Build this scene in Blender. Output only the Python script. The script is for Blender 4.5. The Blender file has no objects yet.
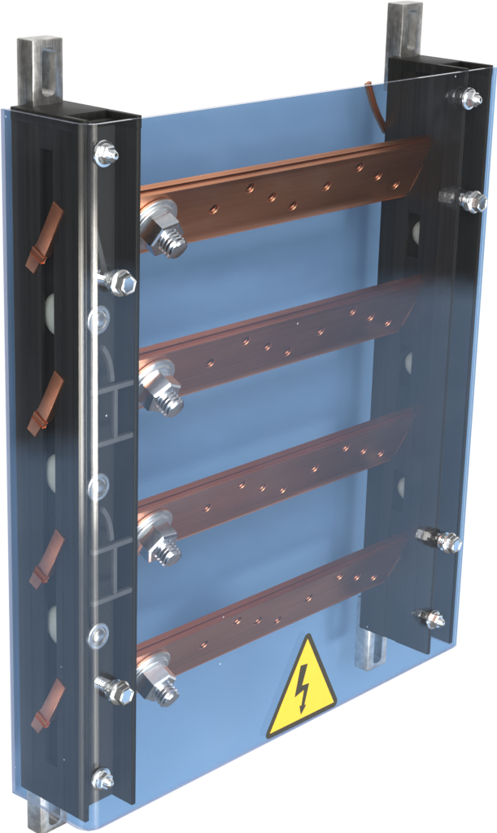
import bpy, bmesh, math, random
from mathutils import Vector, Matrix, Euler
random.seed(4)
S = 0.001                                   # everything below is written in millimetres
sc = bpy.context.scene
COL = sc.collection

# ------------------------------------------------------------------ camera
cd = bpy.data.cameras.new("camera")
cam = bpy.data.objects.new("camera", cd)
COL.objects.link(cam)
cam.location = Vector((-631.276, -694.700, 582.875)) * S
cam.rotation_euler = Euler((1.2420229, -0.0272675, -0.8219503), 'XYZ')
cd.sensor_fit = 'VERTICAL'
cd.sensor_height = 36.0
cd.lens = 1814.836 / 833.0 * 36.0
cd.clip_start = 0.01
cd.clip_end = 100
sc.camera = cam


# ------------------------------------------------------------------ node helpers
class NT:
    def __init__(self, tree):
        self.t = tree
        self.n = tree.nodes
        self.l = tree.links

    def new(self, kind, **kw):
        nd = self.n.new(kind)
        for k, v in kw.items():
            setattr(nd, k, v)
        return nd

    def put(self, sock, v):
        if isinstance(v, bpy.types.NodeSocket):
            self.l.new(v, sock)
        else:
            sock.default_value = v

    def m(self, op, a, b=0.0, clamp=False):
        nd = self.new('ShaderNodeMath', operation=op, use_clamp=clamp)
        self.put(nd.inputs[0], a)
        self.put(nd.inputs[1], b)
        return nd.outputs[0]

    def step(self, v, a, b, lo=0.0, hi=1.0):
        nd = self.new('ShaderNodeMapRange', interpolation_type='SMOOTHSTEP')
        self.put(nd.inputs['Value'], v)
        self.put(nd.inputs['From Min'], a)
        self.put(nd.inputs['From Max'], b)
        self.put(nd.inputs['To Min'], lo)
        self.put(nd.inputs['To Max'], hi)
        return nd.outputs[0]

    def mix(self, f, a, b):
        nd = self.new('ShaderNodeMix', data_type='RGBA')
        self.put(nd.inputs[0], f)
        self.put(nd.inputs[6], a)
        self.put(nd.inputs[7], b)
        return nd.outputs[2]

    def noise(self, vec, scale, detail=3.0, rough=0.55):
        nd = self.new('ShaderNodeTexNoise')
        self.put(nd.inputs['Vector'], vec)
        nd.inputs['Scale'].default_value = scale
        nd.inputs['Detail'].default_value = detail
        nd.inputs['Roughness'].default_value = rough
        return nd.outputs[0]

    def scaled(self, vec, s):
        nd = self.new('ShaderNodeVectorMath', operation='MULTIPLY')
        self.put(nd.inputs[0], vec)
        nd.inputs[1].default_value = s
        return nd.outputs[0]


def rgb(r, g, b):
    return (r, g, b, 1.0)


def material(name):
    m = bpy.data.materials.new(name)
    m.use_nodes = True
    nt = NT(m.node_tree)
    p = nt.n['Principled BSDF']
    return m, nt, p


def coords(nt, per_object=True):
    tc = nt.new('ShaderNodeTexCoord').outputs['Object']
    if not per_object:
        return tc
    oi = nt.new('ShaderNodeObjectInfo').outputs['Random']
    add = nt.new('ShaderNodeVectorMath', operation='ADD')
    nt.put(add.inputs[0], tc)
    cb = nt.new('ShaderNodeCombineXYZ')
    for i in range(3):
        nt.put(cb.inputs[i], nt.m('MULTIPLY', oi, 1.7 + i))
    nt.put(add.inputs[1], cb.outputs[0])
    return add.outputs[0]


def bump(nt, p, height, strength, dist=0.0003):
    b = nt.new('ShaderNodeBump')
    b.inputs['Strength'].default_value = strength
    b.inputs['Distance'].default_value = dist
    nt.put(b.inputs['Height'], height)
    nt.put(p.inputs['Normal'], b.outputs[0])


def make_copper(name, base, dark, r0, r1, tarnish):
    m, nt, p = material(name)
    v = coords(nt)
    grain = nt.noise(nt.scaled(v, (1.6, 620, 620)), 1.0, 4, 0.6)
    patch = nt.noise(nt.scaled(v, (5, 22, 22)), 1.0, 3, 0.5)
    fine = nt.noise(v, 900, 3)
    t = nt.m('ADD', nt.m('MULTIPLY', nt.step(grain, .30, .75), .35), nt.m('MULTIPLY', nt.step(patch, .38, .66), .7))
    t = nt.m('MULTIPLY', t, tarnish, clamp=True)
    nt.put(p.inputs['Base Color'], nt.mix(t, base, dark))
    p.inputs['Metallic'].default_value = 1.0
    nt.put(p.inputs['Roughness'], nt.m('ADD', nt.m('MULTIPLY', patch, r1 - r0), r0))
    bump(nt, p, nt.m('ADD', nt.m('MULTIPLY', grain, .7), nt.m('MULTIPLY', fine, .3)), 0.35, 0.0002)
    return m


M = {}
M['copper'] = make_copper('drawn_copper', rgb(.78, .33, .165), rgb(.38, .155, .080), .24, .38, .9)
M['copper_bore_shaded'] = make_copper('shaded_bore_copper', rgb(.40, .15, .08), rgb(.24, .09, .05), .30, .45, .9)  # copper darkened so the hole interiors look shaded
M['copper_cut'] = make_copper('fresh_cut_copper', rgb(.68, .28, .15), rgb(.34, .135, .075), .30, .46, .8)

# zinc plated steel
m, nt, p = material('zinc_plate')
v = coords(nt)
ns = nt.noise(v, 320, 4)
nt.put(p.inputs['Base Color'], nt.mix(ns, rgb(.72, .74, .76), rgb(.86, .87, .86)))
p.inputs['Metallic'].default_value = 1.0
nt.put(p.inputs['Roughness'], nt.m('ADD', nt.m('MULTIPLY', ns, .14), .15))
bump(nt, p, nt.noise(v, 700, 2), .05, .0001)
M['zinc'] = m

m, nt, p = material('dull_zinc_plate')
v = coords(nt)
ns = nt.noise(v, 260, 4)
nt.put(p.inputs['Base Color'], nt.mix(ns, rgb(.66, .67, .66), rgb(.82, .82, .80)))
p.inputs['Metallic'].default_value = 1.0
nt.put(p.inputs['Roughness'], nt.m('ADD', nt.m('MULTIPLY', ns, .2), .26))
M['zinc_dull'] = m

# raw steel of the lugs
m, nt, p = material('dull_steel')
v = coords(nt)
ns = nt.noise(v, 160, 5, .65)
gr = nt.noise(nt.scaled(v, (900, 900, 60)), 1.0, 3)
nt.put(p.inputs['Base Color'], nt.mix(nt.step(ns, .35, .7), rgb(.44, .43, .41), rgb(.70, .69, .66)))
p.inputs['Metallic'].default_value = 1.0
nt.put(p.inputs['Roughness'], nt.m('ADD', nt.m('MULTIPLY', gr, .25), .22))
bump(nt, p, nt.m('ADD', ns, nt.m('MULTIPLY', gr, .5)), .25, .0003)
M['steel'] = m

# black rail
m, nt, p = material('black_plastic')
v = coords(nt)
st = nt.noise(nt.scaled(v, (420, 420, 5)), 1.0, 3)
bl = nt.noise(v, 25, 4)
nt.put(p.inputs['Base Color'], nt.mix(nt.step(st, .4, .75), rgb(.0060, .0060, .0054), rgb(.0150, .0145, .0125)))
nt.put(p.inputs['Roughness'], nt.m('ADD', nt.m('MULTIPLY', bl, .25), .36))
p.inputs['Specular IOR Level'].default_value = .28
bump(nt, p, st, .15, .0002)
M['black'] = m

m, nt, p = material('grey_moulded_plastic')
v = coords(nt)
nt.put(p.inputs['Base Color'], nt.mix(nt.noise(v, 120, 3), rgb(.05, .05, .048), rgb(.085, .085, .08)))
p.inputs['Roughness'].default_value = .5
M['grey'] = m

m, nt, p = material('dark_interior_plastic')
p.inputs['Base Color'].default_value = rgb(.010, .010, .010)
nt.put(p.inputs['Roughness'], nt.m('ADD', nt.m('MULTIPLY', nt.noise(coords(nt), 60, 3), .3), .5))
M['inner'] = m

m, nt, p = material('milky_nylon')
nt.put(p.inputs['Base Color'], nt.mix(nt.noise(coords(nt), 200, 3), rgb(.34, .37, .32), rgb(.46, .49, .43)))
p.inputs['Roughness'].default_value = .45
M['nylon'] = m

# blue backdrop paper
m, nt, p = material('blue_paper')
v = coords(nt, False)
big = nt.noise(v, 9, 3)
fib = nt.noise(v, 700, 3, .7)
c = nt.mix(nt.step(big, .3, .7), rgb(.126, .236, .392), rgb(.140, .254, .418))
c = nt.mix(nt.m('MULTIPLY', nt.step(fib, .45, .75), .25), c, rgb(.15, .25, .40))
nt.put(p.inputs['Base Color'], c)
p.inputs['Roughness'].default_value = .85
p.inputs['Specular IOR Level'].default_value = .2
bump(nt, p, fib, .2, .0002)
M['blue'] = m


# clear acrylic: straight-through transmission with a Schlick mirror coat and a few dust specks
def acrylic(name, tint, f0, haze, haze_col):
    m = bpy.data.materials.new(name)
    m.use_nodes = True
    nt = NT(m.node_tree)
    nt.n.clear()
    out = nt.new('ShaderNodeOutputMaterial')
    lw = nt.new('ShaderNodeLayerWeight')
    lw.inputs['Blend'].default_value = .5
    f5 = nt.m('POWER', lw.outputs['Facing'], 5.0)
    fr = nt.m('ADD', nt.m('MULTIPLY', f5, 1 - f0), f0)
    tr = nt.new('ShaderNodeBsdfTransparent')
    tr.inputs[0].default_value = tint
    gl = nt.new('ShaderNodeBsdfGlossy')
    gl.inputs['Color'].default_value = rgb(1, 1, 1)
    v = coords(nt, False)
    gl.inputs['Roughness'].default_value = .012
    bp = nt.new('ShaderNodeBump')
    bp.inputs['Strength'].default_value = .10
    bp.inputs['Distance'].default_value = .0008
    nt.put(bp.inputs['Height'], nt.noise(v, 22, 2))
    nt.put(gl.inputs['Normal'], bp.outputs[0])
    df = nt.new('ShaderNodeBsdfDiffuse')
    df.inputs[0].default_value = haze_col
    vo = nt.new('ShaderNodeTexVoronoi')
    nt.put(vo.inputs['Vector'], v)
    vo.inputs['Scale'].default_value = 62
    sp = nt.step(vo.outputs['Distance'], .045, .028)
    keep = nt.m('GREATER_THAN', nt.new('ShaderNodeSeparateColor').outputs[0], .86)
    sepn = [n for n in nt.n if n.bl_idname == 'ShaderNodeSeparateColor'][0]
    nt.put(sepn.inputs[0], vo.outputs['Color'])
    sp = nt.m('MULTIPLY', nt.m('MULTIPLY', sp, keep), .45)
    smudge = nt.step(nt.noise(v, 14, 5, .65), .5, .75)
    hz = nt.m('MAXIMUM', sp, nt.m('ADD', nt.m('MULTIPLY', smudge, .007), haze))
    nt.put(gl.inputs['Roughness'], nt.m('ADD', nt.m('MULTIPLY', smudge, .04), .010))
    a = nt.new('ShaderNodeMixShader')
    nt.put(a.inputs[0], hz)
    nt.put(a.inputs[1], tr.outputs[0])
    nt.put(a.inputs[2], df.outputs[0])
    b = nt.new('ShaderNodeMixShader')
    nt.put(b.inputs[0], fr)
    nt.put(b.inputs[1], a.outputs[0])
    nt.put(b.inputs[2], gl.outputs[0])
    nt.put(out.inputs[0], b.outputs[0])
    return m


M['acrylic'] = acrylic('clear_acrylic', rgb(.955, .965, .985), .04, .004, rgb(.75, .80, .9))
M['acrylic_edge'] = acrylic('sawn_acrylic_edge', rgb(.55, .62, .80), .06, .45, rgb(.50, .54, .66))


def sticker(name, a, b, rough=.4):
    m, nt, p = material(name)
    nt.put(p.inputs['Base Color'], nt.mix(nt.noise(coords(nt, False), 180, 3), a, b))
    p.inputs['Roughness'].default_value = rough
    return m


M['yellow'] = sticker('yellow_print', rgb(.70, .45, .030), rgb(.75, .50, .042))
M['olive'] = sticker('dark_olive_print', rgb(.030, .025, .012), rgb(.050, .042, .020))


# ------------------------------------------------------------------ mesh helpers
def V(x, y, z):
    return Vector((x, y, z)) * S


def outward(bm):
    bmesh.ops.recalc_face_normals(bm, faces=bm.faces[:])
    if bm.calc_volume(signed=True) < 0:
        bmesh.ops.reverse_faces(bm, faces=bm.faces[:])


def link(name, bm, mats, parent=None, sharp=35):
    me = bpy.data.meshes.new(name)
    outward(bm)
    bm.to_mesh(me)
    bm.free()
    for k in ([mats] if isinstance(mats, str) else mats):
        me.materials.append(M[k])
    for pl in me.polygons:
        pl.use_smooth = True
    me.set_sharp_from_angle(angle=math.radians(sharp))
    o = bpy.data.objects.new(name, me)
    COL.objects.link(o)
    if parent:
        o.parent = parent
    return o


def box(bm, x0, x1, y0, y1, z0, z1, bev=0.0, mat=0):
    r = bmesh.ops.create_cube(bm, size=1.0)
    vs = r['verts']
    for v in vs:
        v.co = Vector(((x0 + x1) / 2 + v.co.x * (x1 - x0), (y0 + y1) / 2 + v.co.y * (y1 - y0), (z0 + z1) / 2 + v.co.z * (z1 - z0))) * S
    fs = {f for v in vs for f in v.link_faces}
    for f in fs:
        f.material_index = mat
    if bev:
        es = list({e for v in vs for e in v.link_edges})
        bmesh.ops.bevel(bm, geom=es, offset=bev * S, segments=2, affect='EDGES', profile=.5)


def frame(axis):
    a = Vector(axis).normalized()
    u = Vector((1, 0, 0)) if abs(a.x) < .8 else Vector((0, 0, 1))
    u = (u - a * u.dot(a)).normalized()
    return a, u, a.cross(u)


def lathe(bm, o, axis, prof, seg=32, rot=0.0, mat=0, closed=False):
    """prof: (radius, height) in mm along axis from o (mm)"""
    a, u, w = frame(axis)
    o = Vector(o)
    rings = []
    for r, h in prof:
        if r < 1e-6:
            rings.append([bm.verts.new((o + a * h) * S)])
        else:
            rings.append([bm.verts.new((o + a * h + (u * math.cos(rot + 2 * math.pi * k / seg) + w * math.sin(rot + 2 * math.pi * k / seg)) * r) * S) for k in range(seg)])
    pairs = list(zip(rings, rings[1:]))
    if closed:
        pairs.append((rings[-1], rings[0]))
    for pi, (A, B) in enumerate(pairs):
        mi = mat[pi] if isinstance(mat, list) else mat
        for k in range(seg):
            j = (k + 1) % seg
            if len(A) == 1 and len(B) == 1:
                continue
            if len(A) == 1:
                f = bm.faces.new((A[0], B[j], B[k]))
            elif len(B) == 1:
                f = bm.faces.new((A[k], A[j], B[0]))
            else:
                f = bm.faces.new((A[k], A[j], B[j], B[k]))
            f.material_index = mi


def helix_stud(bm, o, axis, r, depth, pitch, length, seg=28, tip=1.2):
    """threaded rod: a true helix of crest and root"""
    a, u, w = frame(axis)
    o = Vector(o)
    turns = length / pitch
    n = int(turns * seg)
    rows = []
    offs = [(0.0, r - depth), (.20, r - depth), (.45, r), (.65, r), (1.0, r - depth)]
    for i in range(n + 1):
        t = i / seg
        an = 2 * math.pi * t
        d = u * math.cos(an) + w * math.sin(an)
        h0 = t * pitch
        row = []
        for q, rr in offs:
            h = h0 + (q - .5) * pitch
            if h > length - tip:
                rr = min(rr, r - (h - (length - tip)) * .7)
            row.append(bm.verts.new((o + a * h + d * rr) * S))
        rows.append(row)
    for A, B in zip(rows, rows[1:]):
        for q in range(len(offs) - 1):
            bm.faces.new((A[q], A[q + 1], B[q + 1], B[q]))
    # core and domed end
    lathe(bm, o, axis, [(r - depth - .05, -1), (r - depth - .05, length - .3), (r - depth - .5, length + .25), (r * .45, length + .5), (0, length + .55)], 28)


def prism(bm, pts, axis_fn, a, b, mat=0):
    """polygon pts (2D) extruded between a and b; axis_fn(p, q, h) -> xyz mm"""
    A = [bm.verts.new(Vector(axis_fn(p, q, a)) * S) for p, q in pts]
    B = [bm.verts.new(Vector(axis_fn(p, q, b)) * S) for p, q in pts]
    fs = [bm.faces.new(A), bm.faces.new(B[::-1])]
    n = len(pts)
    for k in range(n):
        fs.append(bm.faces.new((A[k], B[k], B[(k + 1) % n], A[(k + 1) % n])))
    for f in fs:
        f.material_index = mat
    return fs


def cut(o, cutter_bm, nmat=1):
    """subtract a closed cutter and bake the result into the mesh"""
    me = bpy.data.meshes.new('cutter')
    outward(cutter_bm)
    cutter_bm.to_mesh(me)
    cutter_bm.free()
    for mt in o.data.materials:
        me.materials.append(mt)
    c = bpy.data.objects.new('cutter', me)
    COL.objects.link(c)
    md = o.modifiers.new('cut', 'BOOLEAN')
    md.operation = 'DIFFERENCE'
    md.object = c
    md.solver = 'FAST'
    dg = bpy.context.evaluated_depsgraph_get()
    dg.update()
    new = bpy.data.meshes.new_from_object(o.evaluated_get(dg), preserve_all_data_layers=True, depsgraph=dg)
    o.modifiers.clear()
    old = o.data
    new.name = old.name + '_cut'
    o.data = new
    bpy.data.objects.remove(c)
    bpy.data.meshes.remove(me)
    bpy.data.meshes.remove(old)
    for pl in o.data.polygons:
        pl.use_smooth = True
    o.data.set_sharp_from_angle(angle=math.radians(35))


def copy_part(o, parent, delta):
    c = o.copy()
    COL.objects.link(c)
    c.parent = parent
    c.location = o.location + Vector(delta) * S
    for ch in list(o.children):
        g = ch.copy()
        COL.objects.link(g)
        g.parent = c
    return c


# ------------------------------------------------------------------ the blue backdrop behind the assembly
bm = bmesh.new()
prism(bm, [(26.6, 412.9), (26.6, -25.2), (91, -81.0), (100, -83.2), (505.6, -83.2), (505.6, 396.1), (62, 396.1), (40, 412.0)], lambda p, q, h: (p, h, q), 100.0, 101.0)
bd = link('backdrop', bm, 'blue')
bd['kind'] = 'structure'

# ------------------------------------------------------------------ the assembly
root = bpy.data.objects.new('busbar_assembly', None)
COL.objects.link(root)
root.empty_display_size = .05
root['label'] = 'four copper busbars between black rails under a clear bent cover with yellow warning triangle'
root['category'] = 'busbar support'

W, D, H = 363.4, 69.0, 420.0


# ---- cover: one bent sheet (front and two side returns)
def arc(cx, cy, r, a0, a1, n):
    return [(cx + r * math.cos(math.radians(a0 + (a1 - a0) * k / n)), cy + r * math.sin(math.radians(a0 + (a1 - a0) * k / n))) for k in range(n + 1)]


T, RO, RR = 2.6, 11.0, 4.0
outer = [(0, D)] + arc(RO, RO, RO, 180, 270, 12) + arc(W - RR, RR, RR, 270, 360, 8) + [(W, D)]
inner = [(T, D)] + arc(RO, RO, RO - T, 180, 270, 12) + arc(W - RR, RR, RR - T, 270, 360, 8) + [(W - T, D)]
bm = bmesh.new()
n = len(outer)
lo_o = [bm.verts.new(V(x, y, 0)) for x, y in outer]
lo_i = [bm.verts.new(V(x, y, 0)) for x, y in inner]
hi_o = [bm.verts.new(V(x, y, H)) for x, y in outer]
hi_i = [bm.verts.new(V(x, y, H)) for x, y in inner]
for k in range(n - 1):
    bm.faces.new((lo_o[k], lo_o[k + 1], hi_o[k + 1], hi_o[k]))
    bm.faces.new((lo_i[k], hi_i[k], hi_i[k + 1], lo_i[k + 1]))
    for a, b in ((lo_o, lo_i), (hi_o, hi_i)):
        bm.faces.new((a[k], a[k + 1], b[k + 1], b[k])).material_index = 1
for k in (0, n - 1):
    bm.faces.new((lo_o[k], hi_o[k], hi_i[k], lo_i[k])).material_index = 1
link('cover', bm, ['acrylic', 'acrylic_edge'], root, 40)

# ---- warning label on the front of the cover
bm = bmesh.new()


def rounded(pts, r, seg=6):
    out = []
    n = len(pts)
    for i in range(n):
        p0, p1, p2 = Vector(pts[i - 1]), Vector(pts[i]), Vector(pts[(i + 1) % n])
        d0, d1 = (p0 - p1).normalized(), (p2 - p1).normalized()
        half = d0.angle(d1) / 2
        L = r / math.tan(half)
        c = p1 + (d0 + d1).normalized() * (r / math.sin(half))
        s, e = p1 + d0 * L - c, p1 + d1 * L - c
        a0 = math.atan2(s.y, s.x)
        da = math.atan2(e.y, e.x) - a0
        while da > math.pi: da -= 2 * math.pi
        while da < -math.pi: da += 2 * math.pi
        out += [(c.x + r * math.cos(a0 + da * k / seg), c.y + r * math.sin(a0 + da * k / seg)) for k in range(seg + 1)]
    return out


TRI = [(153.0, 2.6), (230.0, 1.8), (194.0, 70.5)]
cen = Vector((sum(p[0] for p in TRI) / 3, sum(p[1] for p in TRI) / 3))
fx = lambda p, q, h: (p, h, q)


def inset(pts, d):
    # move every edge inwards by d
    n = len(pts)
    L = []
    for i in range(n):
        a, b = Vector(pts[i]), Vector(pts[(i + 1) % n])
        t = (b - a).normalized()
        nn = Vector((-t.y, t.x))
        if (cen - a).dot(nn) < 0: nn = -nn
        L.append((a + nn * d, t))
    out = []
    for i in range(n):
        (a, t), (b, u) = L[i - 1], L[i]
        det = t.x * -u.y + u.x * t.y
        s = ((b.x - a.x) * -u.y + u.x * (b.y - a.y)) / det
        out.append(tuple(a + t * s))
    return out


prism(bm, inset(TRI, 3.7), fx, -.10, -.22)
lab = link('warning_label', bm, 'yellow', root)
bm = bmesh.new()
prism(bm, rounded(TRI, 3.6), fx, -.02, -.12)
link('border', bm, 'olive', lab)
bm = bmesh.new()
BOLT = [(187.7, 45.6), (194.8, 44.7), (189.9, 30.3), (197.0, 29.6), (193.0, 14.9), (195.0, 14.4), (189.8, 8.7), (188.1, 16.0), (190.0, 15.5), (192.0, 26.4), (182.8, 24.1)]
prism(bm, BOLT, fx, -.21, -.30)
link('lightning_symbol', bm, 'olive', lab)


# ---- rails
def make_rail(x0, x1, lug_x, lug_y, near):
    bm = bmesh.new()
    t = 3.2
    z0, z1 = 3.0, 416.6
    # faint mould lines down the outer face
    for yy in (16.0, 26.0, 54.0):
        box(bm, x0 - .28, x0 + .15, yy, yy + .7, z0 + .3, z1 - 2.8, 0)
    # left wall with a long slot, right wall, back wall, web
    box(bm, x0, x0 + t, 7.4 if near else 2.4, 32.2, z0, z1, .35)
    box(bm, x0, x0 + t, 43.0, 66.0, z0, z1, .35)
    fills = [(z0 + .1, 30), (402, z1 - .2)] if near else [(z0 + .1, 104), (134, 197), (227, 290), (320, z1 - .2)]
    for a, c in fills:
        box(bm, x0 + (.05 if near else .9), x0 + t - .1, 32.1, 43.1, a, c, 0)
    box(bm, x1 - t, x1, 2.0, 66.0, z0, z1, .5)
    box(bm, x0 + t + .1, x1 - t - .1, 62.5, 65.8, z0 + .1, z1 - .1, 0)
    box(bm, x0 + t - .2, x1 - t + .2, 19.0, 22.0, z0 + 1, z1 - .1, 0, 1)
    box(bm, x0 + 11, x0 + 13, 22.2, 62.3, z0 + 1, z1 - .1, 0, 1)
    # top cap over the rear half and a low rim round the open front
    box(bm, x0 - .2, x1 + .2, 26, 66.3, z1 - 2.5, 421.2, .4)
    box(bm, x0 - .2, x0 + t + .3, 7.2 if near else 2.2, 25.9, z1 - 2.5, 421.2, .4)
    box(bm, x1 - t - .3, x1 + .2, 1.8, 25.9, z1 - 2.5, 421.2, .4)
    box(bm, x0 + t + .2, x1 - t - .2, 18.6, 25.95, z1 - 2.6, 417.4, .2)
    r = link('rail', bm, ['black', 'inner'], root)
    # mounting lugs
    for zz0, zz1, s0, s1 in ((398, 456.5, 425.5, 452), (-33.0, 25, -29.0, -2.5)):
        bm = bmesh.new()
        box(bm, lug_x, lug_x + 22, lug_y, lug_y + 13.5, zz0, zz1, .9)
        lg = link('mounting_lug', bm, ['steel', 'steel'], r)
        c = bmesh.new()
        prism(c, rounded([(lug_x + 6.5, s0), (lug_x + 16, s0), (lug_x + 16, s1), (lug_x + 6.5, s1)], 3.6, 8), fx, lug_y - 5, lug_y + 20, 1)
        cut(lg, c)
    # white insulators seen in the slot
    kr = 12.6 if near else 9.0
    for zc in ((308, 213, 118) if near else (305, 212, 119)):
        bm = bmesh.new()
        lathe(bm, (x0 + (10.4 if near else 11.0), 38.5 if near else 36, zc), (-1, 0, 0), [(0, 0), (kr, 0), (kr, 1.0), (kr * .93, 2.6), (kr * .75, 4.4), (kr * .4, 5.8), (0, 6.3)], 36)
        link('insulator', bm, 'nylon', r)
    # washers with a screw end, at the front of the channel
    for zc in ((312.2, 215.0, 123.0) if near else ()):
        bm = bmesh.new()
        lathe(bm, (x0 + 9.0, 6.5, zc), (0, -1, 0), [(0, -1.2), (8.2, -1.2), (8.2, 1.0), (7.5, 1.5), (5.8, 1.5), (5.4, .4), (4.4, .4), (4.2, 1.8), (3.2, 2.4), (0, 2.5)], 36)
        link('washer', bm, 'steel', r)
    return r


XA, XB = 4.6, 41.0
rail_a = make_rail(XA, XB, 14.0, 58.5, True)
rail_b = make_rail(331.0, 360.4, 335.4, 59.5, False)
rail_a['label'] = 'black rail nearest the bent corner of the cover'
rail_b['label'] = 'black rail at the far end of the busbars'

# moulded ribs in the open front of the near rail
xi, xj = XA + 3.0, XB - 3.0
for zt, zb in ((272.0, 241.0), (177.0, 145.5)):
    bm = bmesh.new()
    box(bm, xi, xj, 3.2, 6.5, zt - 1.5, zt + 1.5, .3)
    box(bm, xi, xj, 3.2, 6.5, zb - 1.5, zb + 1.5, .3)
    box(bm, 23.6, 26.2, 3.5, 6.4, zb + 1.4, zt - 1.4, .2)
    pa = [(9.0 + 15 * math.sin(a), zt + 2 + 27 * math.cos(a)) for a in [math.radians(28 + 58 * k / 8) for k in range(9)]]
    pb = [(9.0 + 12 * math.sin(a), zt + 2 + 24 * math.cos(a)) for a in [math.radians(28 + 58 * k / 8) for k in range(9)]]
    for k in range(8):
        prism(bm, [pa[k], pa[k + 1], pb[k + 1], pb[k]], fx, 3.9, 6.3)
    link('moulded_rib', bm, 'grey', rail_a)
bm = bmesh.new()
prism(bm, [(8, 364), (10.6, 365), (19.4, 336), (17, 333)], fx, 4, 6)
link('moulded_rib', bm, 'grey', rail_a)

# ---- busbars
dv = Vector((0, .465, -.885)).normalized()       # down the width of a bar
nv = Vector((0, -.885, -.465)).normalized()      # out of its front face
P0 = Vector((0, 26.9, 373.0))                    # middle of the top edge, first bar
LEN, TH = 45.2, 6.8


def barpt(x, s, h):
    """x along, s down the width from the top edge, h out of the mid plane"""
    q = P0 + dv * s + nv * h
    return (x, q.y, q.z)


def slab(bm, x0, x1, s0, s1, h0, h1, bev, mat=0):
    r = bmesh.ops.create_cube(bm, size=1.0)
    vs = r['verts']
    for v in vs:
        x = x0 if v.co.x < 0 else x1
        s = s0 if v.co.y < 0 else s1
        h = h0 if v.co.z < 0 else h1
        v.co = Vector(barpt(x, s, h)) * S
    if bev:
        bmesh.ops.bevel(bm, geom=list({e for v in vs for e in v.link_edges}), offset=bev * S, segments=2, affect='EDGES', profile=.5)


HS = [22.2, 10.8, 22.0, 33.0, 21.8, 10.8, 22.0, 33.0]
HX = [132.2 + 25.6 * k for k in range(8)]


def make_bar():
    bm = bmesh.new()
    slab(bm, 18.0, 332.0, 1.1, LEN, .5, TH / 2, .6)
    b = link('busbar', bm, ['copper', 'copper_bore_shaded', 'copper_cut'], root)
    bm2 = bmesh.new()
    slab(bm2, 18.2, 331.8, -.1, LEN - .1, -TH / 2, -.5, .5)
    b2 = link('bar_back', bm2, ['copper', 'copper_bore_shaded', 'copper_cut'], None)
    grooves = []
    for k in range(6):                            # tapped hole: shallow thread rings
        grooves += [(3.3, 6.0 + k * 1.45), (3.6, 6.72 + k * 1.45)]
    for o in (b, b2):
        c = bmesh.new()
        for x, s in zip(HX, HS):
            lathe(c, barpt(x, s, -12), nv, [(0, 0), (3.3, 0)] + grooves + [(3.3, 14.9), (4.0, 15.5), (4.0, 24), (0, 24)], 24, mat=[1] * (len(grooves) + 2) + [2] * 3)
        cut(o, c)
    # join the two laminations into one mesh
    bm = bmesh.new()
    bm.from_mesh(b.data)
    bm.from_mesh(b2.data)
    bm.to_mesh(b.data)
    bm.free()
    for pl in b.data.polygons:
        pl.use_smooth = True
    b.data.set_sharp_from_angle(angle=math.radians(30))
    bpy.data.objects.remove(b2)
    # stepped end that shows on the outer face of the near rail
    bm = bmesh.new()
    h1, h0 = 4.4, -4.4
    prof = [(0, h1 + .2), (31.5, h1), (33.0, h1 - .6), (36.0, h1 - 2.4), (46.2, h1 - 2.8), (46.4, h0 - 2.2), (34.6, h0 - 2.0), (31.6, h0 - .4), (28, h0), (0, h0 + .2)]
    A = [bm.verts.new(Vector(barpt(3.2, s, h)) * S) for s, h in prof]
    B = [bm.verts.new(Vector(barpt(8.0, s, h)) * S) for s, h in prof]
    nn = len(prof)
    bm.faces.new(A)
    bm.faces.new(B[::-1])
    for k in range(nn):
        bm.faces.new((A[k], B[k], B[(k + 1) % nn], A[(k + 1) % nn]))
    bmesh.ops.bevel(bm, geom=[e for e in bm.edges if all(v in A for v in e.verts)], offset=.5 * S, segments=2, affect='EDGES', profile=.5)
    # the raised fold across the step
    slab(bm, 2.6, 4.4, 32.4, 35.8, -4.9, 4.0, .7)
    link('end_tab', bm, ['copper_cut'], b)
    # washer, nut and stud
    bx, bs = 80.5, 23.0
    bm = bmesh.new()
    o = Vector(barpt(bx, bs, TH / 2))
    lathe(bm, o, nv, [(7, .05), (17.6, .05), (18.0, .4), (18.0, 1.9), (17.5, 2.4), (15.0, 2.5), (14.7, 2.8), (14.5, 4.0), (14.0, 4.4), (7, 4.4)], 48, closed=True)
    link('washer', bm, 'zinc_dull', b)
    bm = bmesh.new()
    R6 = 22.0 / 2 / math.cos(math.pi / 6)
    rot = math.radians(12)
    o = Vector(barpt(bx, bs, TH / 2 + 4.4))
    lathe(bm, o, nv, [(7.0, .02), (R6 * .93, .02), (R6, .9), (R6, 10.0), (R6 * .965, 10.9), (R6 * .86, 11.8), (8.2, 11.8), (7.0, 10.8)], 6, rot, closed=True)
    link('nut', bm, 'zinc', b, 25)
    bm = bmesh.new()
    helix_stud(bm, barpt(bx, bs, TH / 2 + 3), nv, 7.3, 1.15, 2.4, 22.5)
    link('stud', bm, 'zinc', b, 40)
    return b


bar = make_bar()
bar['group'] = 'copper busbars'
tops = [(26.9, 373.0), (27.2, 277.7), (27.3, 182.8), (27.4, 88.4)]
for y, z in tops[1:]:
    cp = copy_part(bar, root, (0, y - tops[0][0], z - tops[0][1]))
    turn = {277.7: 24, 182.8: -19, 88.4: 9}[z]        # every nut was tightened to its own angle
    for g in cp.children:
        if g.name.split('.')[0] in ('nut', 'stud'):
            c0 = Vector(barpt(80.5, 23.0, 0)) * S
            g.matrix_basis = Matrix.Translation(c0) @ Matrix.Rotation(math.radians(turn), 4, nv) @ Matrix.Translation(-c0)


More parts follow.
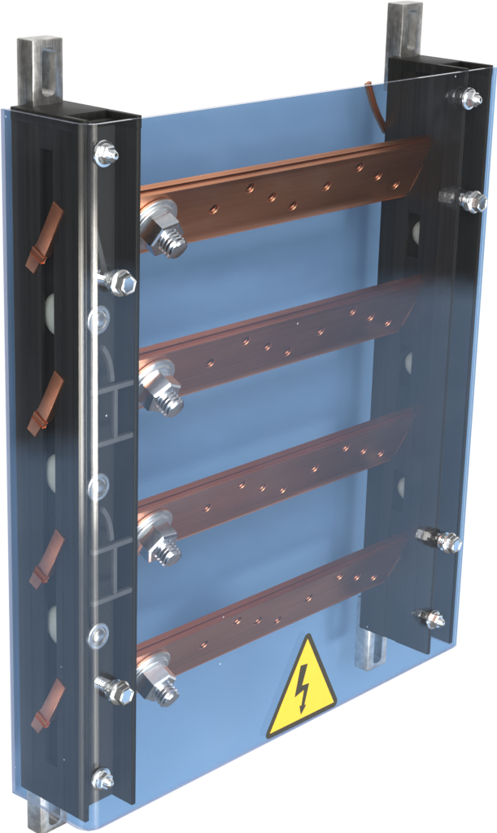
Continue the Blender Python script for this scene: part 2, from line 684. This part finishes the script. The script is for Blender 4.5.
# ---- screws and nuts that hold the cover
def cover_screw(x, y, z):
    """hex head with flange at depth y on a threaded shank through the sheet"""
    bm = bmesh.new()
    R6 = 10.5 / 2 / math.cos(math.pi / 6)
    a = (0, -1, 0)
    o = Vector((x, y + 6.0, z))
    lathe(bm, o, a, [(0, 0), (7.2, 0), (7.6, .5), (7.4, 1.3), (6.2, 1.9), (5.2, 2.2), (0, 2.2)], 40)
    lathe(bm, o, a, [(R6, 1.6), (R6, 6.2), (R6 * .93, 7.0), (R6 * .80, 7.3), (R6 * .72, 6.7), (0, 6.5)], 6, random.uniform(0, 1))
    s = link('cover_screw', bm, 'zinc', root, 30)
    bm = bmesh.new()
    helix_stud(bm, (x, 12, z), a, 4.1, .7, 1.6, 12 - (y + 5.5))
    lathe(bm, (x, -.6, z), a, [(4.2, 0), (6.6, 0), (6.6, 1.2), (4.2, 1.2)], 32, closed=True)
    link('shank', bm, 'zinc', s, 40)
    return s


def cover_nut(x, y, z):
    bm = bmesh.new()
    a = (0, -1, 0)
    R6 = 9.0 / 2 / math.cos(math.pi / 6)
    o = Vector((x, y + 4, z))
    lathe(bm, o, a, [(2.6, 0), (R6, 0), (R6, 4.6), (R6 * .86, 5.4), (2.6, 5.4)], 6, random.uniform(0, 1), closed=True)
    k = link('cover_nut', bm, 'zinc', root, 30)
    bm = bmesh.new()
    lathe(bm, (x, -.15, z), a, [(2.8, 0), (7.0, 0), (7.2, .4), (7.0, 1.3), (5.6, 1.6), (5.2, 2.2), (2.8, 2.2)], 36, closed=True)
    link('washer', bm, 'zinc', k)
    bm = bmesh.new()
    helix_stud(bm, (x, 1.5, z), a, 3.0, .5, 1.2, 1.5 - (y - 4.5))
    link('stud', bm, 'zinc', k, 40)
    return k


for p in [(18.9, -11.5, 334.4), (19.3, -11.5, 89.2), (339.0, -11.5, 334.2), (336.8, -11.5, 91.2)]:
    cover_screw(*p)
for p in [(11.4, -5.0, 404.4), (9.8, -5.0, 34.0), (332.5, -5.0, 402.2), (330.8, -5.0, 32.1)]:
    cover_nut(*p)

# ---- added copper strip standing in for a busbar's reflection beside the far rail
bm = bmesh.new()
sp = [(310.2, 405.2), (313.0, 399), (317.0, 391), (322.0, 383.0), (332.5, 370.0)]
up = [(p[0] + 4.2, p[1] + 1.6) for p in sp]
for k in range(len(sp) - 1):
    prism(bm, [sp[k], sp[k + 1], up[k + 1], up[k]], fx, 66.6, 69.0)
    mid = lambda a, b, t: (a[0] + (b[0] - a[0]) * t, a[1] + (b[1] - a[1]) * t)
    prism(bm, [mid(sp[k], up[k], .35), mid(sp[k + 1], up[k + 1], .35), mid(sp[k + 1], up[k + 1], .75), mid(sp[k], up[k], .75)], fx, 65.9, 66.7)
link('bar_reflection_strip', bm, 'copper', root)

# ------------------------------------------------------------------ light: world coloured by direction, plain white behind, blue table and dark room in front
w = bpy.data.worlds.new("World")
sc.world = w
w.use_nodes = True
nt = NT(w.node_tree)
bg = nt.n['Background']
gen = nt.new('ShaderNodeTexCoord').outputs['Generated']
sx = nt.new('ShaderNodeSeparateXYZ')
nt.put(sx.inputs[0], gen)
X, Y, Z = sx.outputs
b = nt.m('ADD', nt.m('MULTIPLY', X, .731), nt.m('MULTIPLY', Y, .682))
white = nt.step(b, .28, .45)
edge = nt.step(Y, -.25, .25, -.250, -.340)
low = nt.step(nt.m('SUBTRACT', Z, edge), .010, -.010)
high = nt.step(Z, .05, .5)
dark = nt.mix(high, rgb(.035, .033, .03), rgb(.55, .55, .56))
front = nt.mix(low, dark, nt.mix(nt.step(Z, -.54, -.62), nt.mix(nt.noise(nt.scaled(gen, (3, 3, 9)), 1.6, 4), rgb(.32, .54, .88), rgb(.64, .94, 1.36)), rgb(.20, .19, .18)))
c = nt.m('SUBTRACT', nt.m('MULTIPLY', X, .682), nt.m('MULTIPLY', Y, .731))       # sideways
def streak_lobe(c0, half, gain):
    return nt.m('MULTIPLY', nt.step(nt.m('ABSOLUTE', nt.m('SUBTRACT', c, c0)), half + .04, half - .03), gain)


strip = nt.m('ADD', nt.m('ADD', streak_lobe(.68, .12, 1.0), streak_lobe(-.62, .14, .40)), nt.m('ADD', streak_lobe(.40, .05, .22), streak_lobe(-.15, .04, .10)))  # bright strips added to the world to streak the cover's bend
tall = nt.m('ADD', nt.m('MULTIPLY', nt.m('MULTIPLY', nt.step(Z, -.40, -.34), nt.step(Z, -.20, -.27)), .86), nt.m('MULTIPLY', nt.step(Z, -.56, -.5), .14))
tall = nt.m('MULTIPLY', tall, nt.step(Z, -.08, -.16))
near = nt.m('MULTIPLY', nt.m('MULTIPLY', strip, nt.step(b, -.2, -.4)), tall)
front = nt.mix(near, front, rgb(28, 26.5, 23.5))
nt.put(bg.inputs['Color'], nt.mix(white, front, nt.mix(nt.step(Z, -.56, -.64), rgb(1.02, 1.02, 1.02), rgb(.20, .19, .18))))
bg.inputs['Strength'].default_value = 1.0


def lamp(name, loc, target, size, watt, col=(1, 1, 1), size_y=None):
    ld = bpy.data.lights.new(name, 'AREA')
    ld.energy = watt
    ld.color = col
    ld.size = size
    if size_y:
        ld.shape = 'RECTANGLE'
        ld.size_y = size_y
    o = bpy.data.objects.new(name, ld)
    COL.objects.link(o)
    o.location = loc
    o.rotation_euler = (Vector(target) - Vector(loc)).to_track_quat('-Z', 'Y').to_euler()


lamp('key_lamp', (-1.20, -1.50, 1.12), (.18, .03, .2), 1.5, 62, (1, .97, .92))
lamp('fill_lamp', (-.15, -1.9, .95), (.18, .03, .2), 1.4, 20, (.95, .97, 1))

sc.view_settings.view_transform = 'Standard'
sc.view_settings.look = 'None'
sc.view_settings.exposure = 0
sc.view_settings.gamma = 1
sc.cycles.max_bounces = 12
sc.cycles.transparent_max_bounces = 24
sc.cycles.use_denoising = True
